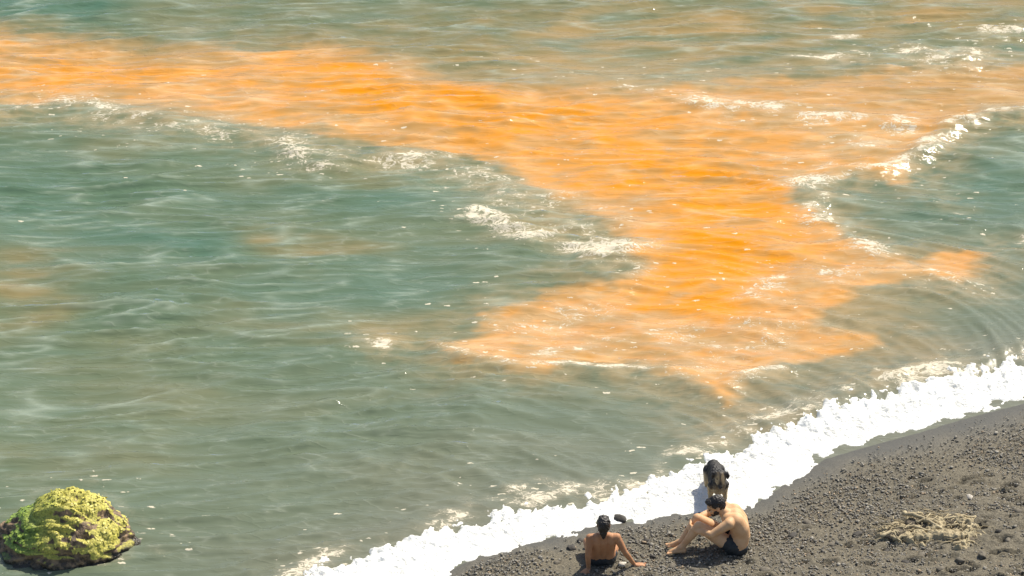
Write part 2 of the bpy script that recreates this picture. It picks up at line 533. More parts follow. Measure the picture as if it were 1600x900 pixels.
    # ---- material
    m, nt, bs, nd, lk = new_mat('turbid sea water')
    oco = n_coord(nt)
    col = n_attr(nt, 'water_colour').outputs['Color']
    fa = n_attr(nt, 'foam').outputs['Fac']
    mp = n_map(nt, oco, (1.0, 1.5, 1.0))
    warp = n_noise(nt, 2.2, 3, 0.6, mp)
    vm = nd.new('ShaderNodeVectorMath'); vm.operation = 'MULTIPLY_ADD'
    lk.new(warp.outputs['Color'], vm.inputs[0]); vm.inputs[1].default_value = (0.9, 0.7, 0.0); lk.new(mp, vm.inputs[2])
    lace = n_noise(nt, 13.0, 6, 0.72, vm.outputs[0]).outputs[0]
    vo = nd.new('ShaderNodeTexVoronoi'); vo.feature = 'DISTANCE_TO_EDGE'
    vo.inputs['Scale'].default_value = 7.0
    lk.new(vm.outputs[0], vo.inputs['Vector'])
    def fil(scale):
        q = n_noise(nt, scale, 3, 0.6, vm.outputs[0]).outputs[0]
        return n_math(nt, 'SUBTRACT', 1.0, n_math(nt, 'ABSOLUTE', n_math(nt, 'MULTIPLY_ADD', q, 6.0, -3.0)), clamp=True)
    web = n_math(nt, 'MAXIMUM', fil(5.0), n_math(nt, 'MULTIPLY', fil(11.0), 0.9))
    cell = n_range(nt, vo.outputs['Distance'], 0.0, 0.25, 0.05, -0.03)
    lv = n_math(nt, 'ADD', n_math(nt, 'ADD', n_math(nt, 'MULTIPLY', lace, 0.62), cell), n_math(nt, 'MULTIPLY', web, 0.24))
    thr = n_math(nt, 'SUBTRACT', 0.88, n_math(nt, 'MULTIPLY', fa, 0.45))
    fm = n_range(nt, n_math(nt, 'SUBTRACT', lv, thr), -0.035, 0.07)
    fm = n_math(nt, 'MULTIPLY', fm, n_range(nt, fa, 0.02, 0.25))
    v2 = nd.new('ShaderNodeTexVoronoi')
    v2.inputs['Scale'].default_value = 13.0
    vm2 = nd.new('ShaderNodeVectorMath'); vm2.operation = 'MULTIPLY_ADD'
    lk.new(n_noise(nt, 14.0, 3, 0.6, oco).outputs['Color'], vm2.inputs[0]); vm2.inputs[1].default_value = (0.13, 0.09, 0.0)
    lk.new(n_map(nt, oco, (0.62, 1.45, 1.0)), vm2.inputs[2])
    lk.new(vm2.outputs[0], v2.inputs['Vector'])
    sp = nd.new('ShaderNodeSeparateColor')
    lk.new(v2.outputs['Color'], sp.inputs[0])
    on = n_math(nt, 'LESS_THAN', sp.outputs[0], n_math(nt, 'MULTIPLY', n_attr(nt, 'specks').outputs['Fac'], 0.62))
    rad = n_math(nt, 'MULTIPLY_ADD', sp.outputs[1], 0.34, 0.02)
    dot = n_math(nt, 'MULTIPLY', n_range(nt, n_math(nt, 'SUBTRACT', v2.outputs['Distance'], rad), -0.10, 0.03, 1.0, 0.0), on)
    fm = n_math(nt, 'MAXIMUM', fm, n_math(nt, 'MULTIPLY', dot, 0.9))
    haze = n_math(nt, 'MULTIPLY', n_range(nt, n_math(nt, 'ADD', fa, n_math(nt, 'MULTIPLY_ADD', lace, 0.9, -0.45)), 0.25, 1.0), 0.40)       # fine bubbles under the lace
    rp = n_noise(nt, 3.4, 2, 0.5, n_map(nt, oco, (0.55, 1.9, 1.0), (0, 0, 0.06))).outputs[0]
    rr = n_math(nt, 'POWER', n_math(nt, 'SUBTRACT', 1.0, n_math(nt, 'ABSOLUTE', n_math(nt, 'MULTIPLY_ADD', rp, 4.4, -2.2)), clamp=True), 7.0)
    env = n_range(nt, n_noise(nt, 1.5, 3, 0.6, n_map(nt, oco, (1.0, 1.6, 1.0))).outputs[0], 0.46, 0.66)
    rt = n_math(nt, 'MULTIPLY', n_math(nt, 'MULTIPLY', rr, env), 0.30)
    col = n_mix(nt, rt, col, n_mix(nt, 0.55, (0.50, 0.52, 0.44), col))    # short pale lines, sky reflection painted on the smallest ripples
    c = n_mix(nt, haze, col, n_mix(nt, 0.5, (0.56, 0.48, 0.34), col))
    c = n_mix(nt, n_math(nt, 'MULTIPLY', fm, 0.9), c, (0.64, 0.58, 0.45))
    r2 = n_noise(nt, 16.0, 3, 0.6, n_map(nt, oco, (0.7, 1.8, 1), (0, 0, 0.3))).outputs[0]
    b1 = n_bump(nt, rr, 0.22, 0.02)
    b2 = n_bump(nt, r2, 0.50, 0.014, b1)
    up = nd.new('ShaderNodeVectorMath'); up.operation = 'MULTIPLY_ADD'      # light scattered back from inside the water
    lk.new(b1, up.inputs[0]); up.inputs[1].default_value = (0.72, 0.72, 0.72); up.inputs[2].default_value = (0, 0, 0.28)
    un = nd.new('ShaderNodeVectorMath'); un.operation = 'NORMALIZE'
    lk.new(up.outputs[0], un.inputs[0])
    body = nd.new('ShaderNodeBsdfDiffuse')
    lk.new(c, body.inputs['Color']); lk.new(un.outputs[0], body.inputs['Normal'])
    gl = nd.new('ShaderNodeBsdfGlossy')
    gl.inputs['Roughness'].default_value = 0.09
    lk.new(b2, gl.inputs['Normal'])
    fr = nd.new('ShaderNodeFresnel')
    fr.inputs['IOR'].default_value = 1.34
    lk.new(b2, fr.inputs['Normal'])
    mx = nd.new('ShaderNodeMixShader')
    lk.new(fr.outputs[0], mx.inputs[0]); lk.new(body.outputs[0], mx.inputs[1]); lk.new(gl.outputs[0], mx.inputs[2])
    fo = nd.new('ShaderNodeBsdfDiffuse')
    lk.new(c, fo.inputs['Color'])
    lk.new(n_bump(nt, fm, 0.6, 0.02, b1), fo.inputs['Normal'])
    mx2 = nd.new('ShaderNodeMixShader')
    lk.new(fm, mx2.inputs[0]); lk.new(mx.outputs[0], mx2.inputs[1]); lk.new(fo.outputs[0], mx2.inputs[2])
    lk.new(mx2.outputs[0], nd['Material Output'].inputs['Surface'])
    nd.remove(bs)
    inside = oc[F].mean(1) > 0.42
    for name, sel, label, cat, kind in (
            ('sea', ~inside, 'green grey choppy sea water with thin foam lace', 'sea', 'structure'),
            ('orange_slick', inside, 'bright orange discoloured water spreading through the green sea', 'slick', 'stuff')):
        c2, f2, (cc, ff, nn, ss), used = compact(co, F[sel], [C, foam, N, specks])
        me = mesh_np(name, c2, f2)
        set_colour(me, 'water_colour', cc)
        set_float(me, 'foam', ff)
        set_float(me, 'specks', ss)
        me.normals_split_custom_set_from_vertices(nn.astype(np.float32))
        o = link(name, me, m)
        tag(o, label, cat, kind=kind)

build_sea()

# ------------------------------------------------------------------ swash foam along the shore
def build_foam():
    st = 0.016
    xs = np.arange(-10.0, 16.5, st)
    ys = np.arange(17.0, 40.0, st)
    X, Y = np.meshgrid(xs, ys)
    yt = np.interp(X, FOAM_TOP[:, 0], FOAM_TOP[:, 1])
    yb = np.interp(X, SHORE[:, 0], SHORE[:, 1])
    sel = (Y > yb - 0.7) & (Y < yt + 0.9)
    idx = np.full(X.shape, -1, np.int64)
    idx[sel] = np.arange(sel.sum())
    x, y = X[sel], Y[sel]
    dt = np.where(y < yt[sel], 1, -1) * poly_dist(x, y, FOAM_TOP)
    db = -inland(x, y)
    rag_t = 0.24 * fbm(x * 1.6, y * 1.6, 201, 3) + 0.20 * fbm(x * 7, y * 4, 205, 4, 0.6)
    rag_b = 0.16 * fbm(x * 1.4, y * 1.4, 211, 3) + 0.12 * fbm(x * 5, y * 5, 215, 4, 0.6)
    mt = dt + rag_t - 0.11 - 0.04 * smooth(0.5, 4.0, x)
    mb = db + rag_b + 0.02 - 0.14 * smooth(2.2, 4.5, x)
    mt = mt - 2.5 * smooth(12.5, 16.5, x + 1.5 * fbm(x * 0.9, y * 0.9, 261, 3)) - 2.5 * smooth(-7.0, -10.0, x)
    m = np.minimum(mt, mb)
    fray = smooth(-1.0, -3.2, x)                                        # breaks up towards the far end
    holes = fbm(x * 3.5, y * 3.5, 221, 4)
    lim = 0.44 - 0.28 * fray + 1.6 * np.clip(np.minimum(mt, mb * 2.2) - 0.05, 0, 1)
    m = np.minimum(m, (lim - holes) * 0.5)
    # stray clots above the main edge
    clot = fbm(x * 5, y * 5, 231, 3) - 0.58 - 0.8 * np.maximum(-dt, 0)
    m = np.maximum(m, np.minimum(clot * 0.25, mb))
    lump = fbm(x * 2.4, y * 2.4, 241, 4)
    fine = np.abs(fbm(x * 9, y * 9, 251, 3))
    thick = 0.085 * (1 - np.exp(-np.clip(m, 0, 2) * 3.5)) * (0.8 + 0.5 * lump) + 0.04 * fine * smooth(0.0, 0.3, m)
    thick *= 0.35 + 0.65 * smooth(0.0, 0.5, db)
    base = np.maximum(beach_base(-db), sea_height(x, y, db)[0] + foam_lines(x, y)[1]) + 0.004
    z = base + np.where(m > 0, thick, m * 0.5)
    i = idx
    f = np.stack([i[:-1, :-1], i[:-1, 1:], i[1:, 1:], i[1:, :-1]], -1).reshape(-1, 4)
    f = f[(f >= 0).all(1)]
    f = f[(m[f] > -0.10).all(1)]
    co, f, (mm,), _ = compact(np.stack([x, y, z], 1), f, [m])
    me = mesh_np('swash_foam', co, f)
    mt_, nt, bs, nd, lk = new_mat('white sea foam')
    oc = n_coord(nt)
    n1 = n_noise(nt, 30, 4, 0.6, oc).outputs[0]
    n2 = n_noise(nt, 4, 4, 0.6, oc).outputs[0]
    lk.new(n_mix(nt, n_range(nt, n2, 0.3, 0.7), (0.62, 0.62, 0.58), (0.84, 0.84, 0.80)), bs.inputs['Base Color'])
    bs.inputs['Roughness'].default_value = 0.7
    bs.inputs['Specular IOR Level'].default_value = 0.25
    lk.new(n_bump(nt, n1, 0.9, 0.03), bs.inputs['Normal'])
    o = link('swash_foam', me, mt_)
    tag(o, 'thick white foam of a spent wave along the dark beach', 'foam', kind='stuff')

build_foam()

# ------------------------------------------------------------------ gravel and stones
def ico(sub=1):
    bm = bmesh.new()
    bmesh.ops.create_icosphere(bm, subdivisions=sub, radius=1.0)
    v = np.array([p.co[:] for p in bm.verts])
    f = np.array([[q.index for q in p.verts] for p in bm.faces])
    bm.free()
    return v, f

def stone_material():
    m, nt, bs, nd, lk = new_mat('beach stone')
    col = n_attr(nt, 'stone_colour').outputs['Color']
    n = n_noise(nt, 60, 3, 0.6, n_coord(nt)).outputs[0]
    lk.new(n_mix(nt, n_range(nt, n, 0.3, 0.7, 0, 0.45), col, (0.05, 0.047, 0.042)), bs.inputs['Base Color'])
    bs.inputs['Roughness'].default_value = 0.8
    return m
STONE = stone_material()

def build_gravel():
    V, F = ico(1)
    n = 50000
    r = np.random.default_rng(3)
    x, y = r.uniform(-4.2, 10.5, n * 7), r.uniform(23.0, 35.0, n * 7)
    d = inland(x, y)
    patch = 0.5 + 1.1 * fbm(x * 0.9, y * 0.9, 301, 3)
    wetw = np.interp(x, [-2, 0, 2, 3.3, 4.5, 6.5], [0.2, 0.22, 0.28, 0.45, 0.75, 1.0])
    keep = (d > 0.12) & (r.random(n * 7) < smooth(22.9, 26.4, y) * (1 - smooth(7.2, 10.4, x)) * np.clip(patch * smooth(0.1 * wetw, wetw + 0.1, d), 0.04, 1)) 
    x, y, d = x[keep][:n], y[keep][:n], d[keep][:n]
    n = len(x)
    s = 0.006 + 0.009 * r.random(n) ** 2.5 + 0.010 * (r.random(n) > 0.975)
    sc = np.stack([s * r.uniform(.9, 1.5, n), s * r.uniform(.7, 1.2, n), s * r.uniform(.5, .9, n)], 1)
    an = r.uniform(0, 6.28, n)
    P = V[None] * sc[:, None]
    P = P * (1 + 0.18 * r.standard_normal((n, len(V), 1)))
    cx = P[..., 0] * np.cos(an)[:, None] - P[..., 1] * np.sin(an)[:, None]
    cy = P[..., 0] * np.sin(an)[:, None] + P[..., 1] * np.cos(an)[:, None]
    z = beach_base(d) + 0.035 * fbm(x * 0.8, y * 0.8, 21, 3) + 0.012 + s * 0.2
    co = np.stack([cx + x[:, None], cy + y[:, None], P[..., 2] + z[:, None]], -1).reshape(-1, 3)
    f = (F[None] + (np.arange(n) * len(V))[:, None, None]).reshape(-1, 3)
    k = r.random(n)
    g = 0.10 + 0.21 * r.random(n)
    c = np.stack([g * 1.08, g * 0.99, g * 0.80], 1)
    c[k > 0.89] = np.array([0.30, 0.275, 0.225]) * r.uniform(.6, 1.2, (int((k > 0.89).sum()), 1))
    c[k < 0.10] *= np.array([1.35, 1.1, 0.85])
    me = mesh_np('gravel', co, f)
    set_colour(me, 'stone_colour', np.repeat(c, len(V), 0))
    o = link('gravel', me, STONE)
    tag(o, 'loose grey and brown gravel scattered over the dark sand', 'gravel', kind='stuff')

build_gravel()

def stone(px, py, size, flat, col, label, seed, group=None, name='stone', lift=0.3):
    V, F = ico(3)
    p = V.copy()
    n = np.stack([fbm(p[:, 0] * 1.1 + seed, p[:, 1] * 1.1 + p[:, 2] * 0.7, seed, 3), fbm(p[:, 1] * 2 + p[:, 2], p[:, 0] * 2 - seed, seed + 9, 2)], 1)
    p *= (1 + 0.38 * n[:, :1] + 0.12 * n[:, 1:])
    p *= np.array(size) * np.array([1, 1, flat])
    me = mesh_np(name, p, F)
    set_colour(me, 'stone_colour', np.tile(np.array(col), (len(p), 1)) * (1 + 0.5 * n[:, 1:]))
    o = link(name, me, STONE)
    x, y, z = on_beach(px, py)
    o.location = (x, y, z + size[2] * flat * lift)
    o.rotation_euler = (0, 0, seed * 1.3)
    tag(o, label, 'stone', group)
    return o

DARK, GREY, PALE = (0.042, 0.036, 0.028), (0.135, 0.115, 0.082), (0.55, 0.50, 0.42)
stone(968, 812, (.085, .06, .06), .65, DARK, 'dark wet stone at the foam edge above the shoulder of the reclining person', 2)
stone(907, 846, (.045, .04, .035), .8, DARK, 'small dark stone beside the upper arm of the reclining person', 3)
stone(893, 857, (.06, .045, .035), .8, DARK, 'flat dark stone left of the reclining person, nearest the foam', 4)
stone(972, 883, (.048, .04, .035), .8, PALE, 'pale stone on the sand behind the hip of the reclining person', 5)
stone(1515, 779, (.05, .04, .04), .8, PALE, 'pale pebble on the gravel between driftwood heap and wet sand', 6)
r_ = np.random.default_rng(17)
spots = [(1238, 838), (1262, 868), (1300, 852), (1318, 884), (1350, 874), (1288, 892), (1415, 880), (1470, 890), (1535, 868), (1560, 830), (1575, 845),
         (1590, 800), (1385, 862), (1225, 880), (1195, 892), (1130, 888), (1085, 892), (1050, 886), (1020, 870), (870, 880), (830, 893), (1010, 846), (1440, 868), (1500, 876), (1340, 836), (1262, 818)]
for i, (a, b) in enumerate(spots):
    s = r_.uniform(.025, .05)
    stone(a, b, (s * 1.4, s, s * .9), .75, GREY if i % 3 else DARK, 'one of the fist-sized grey stones strewn loose over the trampled lower beach', 20 + i,
          'fist-sized grey stones strewn over the lower beach', 'beach_stone', 0.25)

# ------------------------------------------------------------------ mossy boulder
def build_boulder():
    x0, y0 = survey(98, 852)
    V, F = ico(6)
    p = V.copy()
    a, b, c = p[:, 0], p[:, 1], p[:, 2]
    def n3(s, seed):
        return (pn(a * s + 3.1, b * s + seed, seed) + pn(b * s - 1.7, c * s + seed, seed + 1) + pn(c * s + 5.3, a * s, seed + 2)) / 1.6
    big = n3(1.2, 401)
    mid = n3(3.0, 411)
    layer = np.abs(pn((c * 7 + a * 2.2 + b * 1.0 + 1.2 * mid), a * 1.2, 421))
    rad = 1 + 0.12 * big + 0.06 * mid - 0.07 * (1 - smooth(0, 0.22, layer)) + 0.05 * n3(9, 431) + 0.035 * n3(22, 441)
    p *= rad[:, None]
    p *= np.array([0.84, 0.60, 0.74])
    p[:, 2] *= 1.0 - 0.30 * smooth(0.1, 0.9, np.abs(p[:, 0] - 0.15))
    p[:, 0] += 0.10 * p[:, 2]                     # leaning peak
    p[:, 2] -= 0.09
    root = bpy.data.objects.new('mossy_boulder', None)
    COL.objects.link(root)
    root.location = (x0, y0, 0.0)
    tag(root, 'big weathered boulder capped with yellow green algae standing in the shallows', 'boulder')
    me = mesh_np('stone_body', p, F)
    nrm = np.empty(len(p) * 3, np.float32)
    me.vertex_normals.foreach_get('vector', nrm)
    nrm = nrm.reshape(-1, 3)
    al = 0.55 * nrm[:, 2] + 0.75 * n3(2.2, 451) + 0.6 * n3(7, 461) + 0.35 * (p[:, 2] - 0.25) - 0.25 * (1 - smooth(0, 0.25, layer))
    algae = smooth(-0.04, 0.26, al)
    green = smooth(0.15, -0.5, p[:, 0] + 0.25 * n3(3, 471))
    set_float(me, 'algae', algae)
    set_float(me, 'green', green)
    m, nt, bs, nd, lk = new_mat('algae covered rock')
    co = n_coord(nt)
    f1 = n_noise(nt, 12, 5, 0.65, co).outputs[0]
    f2 = n_noise(nt, 45, 3, 0.6, co).outputs[0]
    rock = n_mix(nt, n_range(nt, f1, 0.35, 0.65), (0.060, 0.042, 0.028), (0.30, 0.20, 0.11))
    alg = n_mix(nt, n_attr(nt, 'green').outputs['Fac'], (0.56, 0.50, 0.095), (0.19, 0.30, 0.05))
    alg = n_mix(nt, n_range(nt, f2, 0.35, 0.7, 0, 0.7), alg, (0.12, 0.13, 0.03))
    am = n_range(nt, n_math(nt, 'ADD', n_attr(nt, 'algae').outputs['Fac'], n_math(nt, 'SUBTRACT', f1, 0.5)), 0.3, 0.6)
    sz = nd.new('ShaderNodeSeparateXYZ'); lk.new(co, sz.inputs[0])
    tide = n_range(nt, n_math(nt, 'ADD', sz.outputs[2], n_math(nt, 'MULTIPLY_ADD', f1, 0.16, -0.08)), 0.05, 0.12)   # soaked band above the water
    lk.new(n_mix(nt, tide, (0.030, 0.024, 0.016), n_mix(nt, am, rock, alg)), bs.inputs['Base Color'])
    lk.new(n_range(nt, tide, 0, 1, 0.25, 0.65), bs.inputs['Roughness'])
    lk.new(n_bump(nt, n_math(nt, 'ADD', f1, n_math(nt, 'MULTIPLY', f2, 0.5)), 0.7, 0.04), bs.inputs['Normal'])
    link('stone_body', me, m, root)
    # algae tufts: small hanging blades
    r = np.random.default_rng(8)
    cand = np.where((algae > 0.55) & (p[:, 2] > 0.2))[0]
    pick = r.choice(cand, 1300)
    co_, fa_, cc_ = [], [], []
    P0 = p[pick] - nrm[pick] * 0.004
    t = r.standard_normal((len(pick), 3)) * 0.5 + np.array([0.1, -0.2, -0.6])
    N = nrm[pick]
    t -= N * (t * N).sum(1)[:, None]
    t /= np.linalg.norm(t, axis=1)[:, None]
    bi = np.cross(N, t)
    L = r.uniform(.02, .05, len(pick))[:, None]
    W = r.uniform(.006, .014, len(pick))[:, None]
    a0, a1 = P0 - bi * W, P0 + bi * W
    a2, a3 = P0 + t * L * .6 + N * L * .30 + bi * W, P0 + t * L * .6 + N * L * .30 - bi * W
    a4 = P0 + t * L + N * L * .12
    co2 = np.stack([a0, a1, a2, a3, a4], 1).reshape(-1, 3)
    b = (np.arange(len(pick)) * 5)[:, None]
    tri = np.concatenate([b + np.array([[0, 1, 2]]), b + np.array([[0, 2, 3]]), b + np.array([[3, 2, 4]])])
    me2 = mesh_np('algae_tufts', co2, tri)
    g = green[pick][:, None] * 0.8
    cc = np.array([0.52, 0.47, 0.08]) * (1 - g) + np.array([0.22, 0.38, 0.05]) * g
    cc = cc * r.uniform(.5, 1.15, (len(pick), 1))
    set_colour(me2, 'stone_colour', np.repeat(cc, 5, 0))
    m2, nt, bs, nd, lk = new_mat('green algae')
    lk.new(n_attr(nt, 'stone_colour').outputs['Color'], bs.inputs['Base Color'])
    bs.inputs['Roughness'].default_value = 0.55
    o2 = link('algae_tufts', me2, m2, root)
    o2['kind'] = 'stuff'

build_boulder()

# ------------------------------------------------------------------ heap of driftwood and dry weed
def tube_np(pts, rad, sides=7):
    pts = np.array(pts, float)
    n = len(pts)
    rad = np.broadcast_to(rad, n)
    co = []
    for i in range(n):
        t = pts[min(i + 1, n - 1)] - pts[max(i - 1, 0)]
        t /= np.linalg.norm(t) + 1e-9
        up = np.array([0, 0, 1.0]) if abs(t[2]) < .9 else np.array([1.0, 0, 0])
        s = np.cross(t, up); s /= np.linalg.norm(s)
        w = np.cross(s, t)
        a = np.linspace(0, 2 * math.pi, sides, endpoint=False)
        co.append(pts[i] + rad[i] * (np.cos(a)[:, None] * s + np.sin(a)[:, None] * w))
    co = np.concatenate(co + [pts[:1], pts[-1:]])
    f = []
    for i in range(n - 1):
        for j in range(sides):
            k = (j + 1) % sides
            q = [i * sides + j, i * sides + k, (i + 1) * sides + k, (i + 1) * sides + j]
            f += [[q[0], q[1], q[2]], [q[0], q[2], q[3]]]
    for j in range(sides):
        k = (j + 1) % sides
        f.append([n * sides, k, j])
        f.append([n * sides + 1, (n - 1) * sides + j, (n - 1) * sides + k])
    return co, np.array(f)

def gap_shade_material():
    m, nt, bs, nd, lk = new_mat('painted gap shade')
    n = n_noise(nt, 25, 4, 0.6, n_coord(nt)).outputs[0]
    lk.new(n_mix(nt, n_range(nt, n, 0.3, 0.7), (0.04, 0.033, 0.024), (0.12, 0.098, 0.066)), bs.inputs['Base Color'])  # dark tones stand in for shade in the hollows of the heap
    bs.inputs['Roughness'].default_value = 0.9
    lk.new(n_bump(nt, n, 0.6, 0.02), bs.inputs['Normal'])
    return m
GAP_SHADE = gap_shade_material()

def build_heap():
    x0, y0, z0 = on_beach(1450, 838)
    root = bpy.data.objects.new('driftwood_heap', None)
    COL.objects.link(root)
    root.location = (x0, y0, z0)
    tag(root, 'low heap of pale bleached driftwood sticks and dry weed on the gravel', 'driftwood')
    m, nt, bs, nd, lk = new_mat('bleached driftwood')
    co = n_coord(nt)
    g1 = n_noise(nt, 9, 4, 0.6, co).outputs[0]
    g2 = n_noise(nt, 70, 3, 0.6, co).outputs[0]
    c = n_mix(nt, n_range(nt, g1, 0.3, 0.7), (0.46, 0.39, 0.24), (0.30, 0.245, 0.145))
    lk.new(n_mix(nt, n_range(nt, g2, 0.4, 0.75, 0, 0.6), c, (0.20, 0.15, 0.09)), bs.inputs['Base Color'])
    bs.inputs['Roughness'].default_value = 0.85
    lk.new(n_bump(nt, g2, 0.5, 0.006), bs.inputs['Normal'])
    r = np.random.default_rng(23)
    pxm = 138.0
    def loc(px, py, z):                                   # metres from the heap's middle
        a = survey(px, py, z0 + z)
        return (a[0] - x0, a[1] - y0, z)
    sticks = [((1412, 801), (1440, 808), (1468, 816), .13, .034), ((1440, 812), (1462, 818), (1490, 834), .12, .028), ((1382, 828), (1392, 817), (1412, 818), .07, .024),
              ((1376, 838), (1392, 828), (1416, 834), .06, .026), ((1420, 822), (1445, 826), (1476, 836), .09, .024), ((1470, 812), (1495, 806), (1526, 806), .09, .026),
              ((1452, 832), (1480, 838), (1506, 842), .05, .024), ((1486, 836), (1502, 846), (1522, 848), .06, .030), ((1488, 852), (1506, 846), (1524, 836), .06, .028),
              ((1512, 812), (1520, 824), (1526, 842), .07, .022), ((1396, 842), (1412, 836), (1430, 834), .05, .028), ((1480, 822), (1500, 816), (1516, 822), .09, .020),
              ((1430, 816), (1452, 812), (1476, 810), .11, .020), ((1404, 826), (1424, 820), (1446, 822), .09, .018), ((1492, 828), (1508, 834), (1516, 840), .08, .018),
              ((1440, 836), (1462, 832), (1484, 826), .06, .017), ((1384, 834), (1400, 840), (1408, 846), .04, .02)]
    for a, b, c_, h, rr in sticks:
        P = [np.array(loc(*a, h * .55)), np.array(loc(*b, h)), np.array(loc(*c_, h * .45))]
        pts = []
        for t in np.linspace(0, 1, 9):
            q = (1 - t) ** 2 * P[0] + 2 * t * (1 - t) * P[1] + t * t * P[2]
            pts.append(q + r.standard_normal(3) * 0.008)
        co_, f_ = tube_np(pts, rr * 0.85 * (1 - 0.5 * np.linspace(0, 1, 9)) * r.uniform(.85, 1.15, 9), 7)
        link('driftwood_stick', mesh_np('driftwood_stick', co_, f_), m, root)
    # dry weed mat: many short curled strands
    allc, allf, base = [], [], 0
    spine = np.array([loc(1380, 836, 0)[:2], loc(1400, 826, 0)[:2], loc(1430, 815, 0)[:2], loc(1465, 818, 0)[:2], loc(1500, 818, 0)[:2], loc(1515, 838, 0)[:2], loc(1500, 848, 0)[:2], loc(1465, 834, 0)[:2], loc(1410, 836, 0)[:2]])
    for _ in range(330):
        k = r.integers(0, len(spine) - 1)
        t = r.random()
        c0 = spine[k] * (1 - t) + spine[k + 1] * t + r.standard_normal(2) * np.array([.06, .07])
        an = r.normal(0.0, 0.9) + (math.pi if r.random() < .5 else 0)
        L = r.uniform(.06, .20)
        z = abs(r.normal(.03, .03))
        pts = []
        bend = r.uniform(-1.5, 1.5)
        q = np.array([c0[0], c0[1], z])
        for s in range(4):
            pts.append(q.copy())
            q = q + L / 3 * np.array([math.cos(an), math.sin(an), r.uniform(-.25, .3)])
            an += bend / 3
        pts = np.array(pts)
        pts[:, 2] = np.maximum(pts[:, 2], 0.004)
        co_, f_ = tube_np(pts, np.array([1, .9, .7, .4]) * r.uniform(.004, .010), 4)
        allc.append(co_); allf.append(f_ + base); base += len(co_)
    o = link('dry_weed', mesh_np('dry_weed', np.concatenate(allc), np.concatenate(allf)), m, root)
    o['kind'] = 'stuff'
    # matted weed: a lumpy low sheet with gaps down to the sand
    gx, gy = np.meshgrid(np.arange(-.75, .75, .008), np.arange(-.75, .75, .008))
    a, b = gx.ravel(), gy.ravel()
    q = 0.10 - poly_dist(a, b, spine) + 0.16 * fbm(a * 5, b * 5, 511, 4, 0.6)
    hgt = 0.085 * np.clip(q * 5, -0.6, 1) * (0.55 + 0.5 * fbm(a * 5, b * 7, 521, 3)) - 0.15 * smooth(0.02, 0.30, fbm(a * 6 + 3, b * 8, 531, 3)) + 0.022 * (1 - 2.2 * np.abs(pn(a * 14, b * 30, 541))) + 0.014 * (1 - 2.2 * np.abs(pn(a * 30 + b * 14, b * 44, 543)))
    hgt = np.where(q < 0, np.minimum(hgt, 0.01 + q * 0.8), hgt) + beach_base(inland(a + x0, b + y0)) - z0 + 0.030
    ii = np.arange(len(a)).reshape(gx.shape)
    ff = np.stack([ii[:-1, :-1], ii[:-1, 1:], ii[1:, 1:], ii[1:, :-1]], -1).reshape(-1, 4)
    ff = ff[(q[ff] > -0.16).all(1)]
    cm, fm_, _, _ = compact(np.stack([a, b, hgt], 1), ff, [])
    o = link('weed_mat', mesh_np('weed_mat', cm, fm_), m, root)
    # clods added under it, coloured dark to pass for shaded gaps between sticks
    for a, b, s in ((1398, 836, .11), (1440, 820, .13), (1490, 816, .12), (1510, 842, .12), (1462, 830, .10)):
        V, F = ico(3)
        n = fbm(V[:, 0] * 2 + a, V[:, 1] * 2 + V[:, 2] * 1.3, 7, 3)
        p = V * (1 + .5 * n)[:, None] * np.array([s * 1.5, s * 1.1, s * .42])
        c_ = loc(a, b, 0)
        link('gap_clod', mesh_np('gap_clod', p + np.array([c_[0], c_[1], .01]), F), GAP_SHADE, root)

build_heap()

# ------------------------------------------------------------------ bodies
def blob_mesh(name, balls, voxel, smooth_it=4, ellipsoids=()):
    """one continuous surface from tapered chains (lists of (x, y, z, r)) and ellipsoids"""
    V, F = ico(3)
    co, fa, base = [], [], 0
    def put(P):
        nonlocal base
        co.append(P); fa.append(F + base); base += len(P)
    for chain in balls:
        for i in range(len(chain) - 1):
            a, b = np.array(chain[i], float), np.array(chain[i + 1], float)
            n = max(2, int(np.linalg.norm(a[:3] - b[:3]) / (0.3 * min(a[3], b[3])) + 1))
            for t in np.linspace(0, 1, n, endpoint=(i == len(chain) - 2)):
                q = a * (1 - t) + b * t
                put(V * q[3] + q[:3])
    for c, rad, rot in ellipsoids:
        M = np.array(Euler(rot).to_matrix())
        put((V * np.array(rad)) @ M.T + np.array(c))
    me = mesh_np(name + '_raw', np.concatenate(co), np.concatenate(fa))
    o = bpy.data.objects.new(name + '_raw', me)
    COL.objects.link(o)
    md = o.modifiers.new('remesh', 'REMESH')
    md.mode = 'VOXEL'
    md.voxel_size = voxel
    md.use_smooth_shade = True
    if smooth_it:
        ms = o.modifiers.new('smooth', 'SMOOTH')
        ms.factor = 0.5
        ms.iterations = smooth_it
    dg = bpy.context.evaluated_depsgraph_get()
    out = bpy.data.meshes.new_from_object(o.evaluated_get(dg))
    out.name = name
    bpy.data.objects.remove(o)
    bpy.data.meshes.remove(me)
    out.polygons.foreach_set('use_smooth', np.full(len(out.polygons), True))
    return out

def coords(me):
    c = np.empty(len(me.vertices) * 3, np.float32)
    me.vertices.foreach_get('co', c)
    return c.reshape(-1, 3)

def roughen(me, amp, scale, seed):
    c = coords(me)
    n = np.empty(len(c) * 3, np.float32)
    me.vertex_normals.foreach_get('vector', n)
    n = n.reshape(-1, 3)
    h = fbm(c[:, 0] * scale + c[:, 2] * scale * .7, c[:, 1] * scale - c[:, 2] * scale * .5, seed, 3)
    me.vertices.foreach_set('co', (c + n * (h * amp)[:, None]).astype(np.float32).ravel())
    me.update()

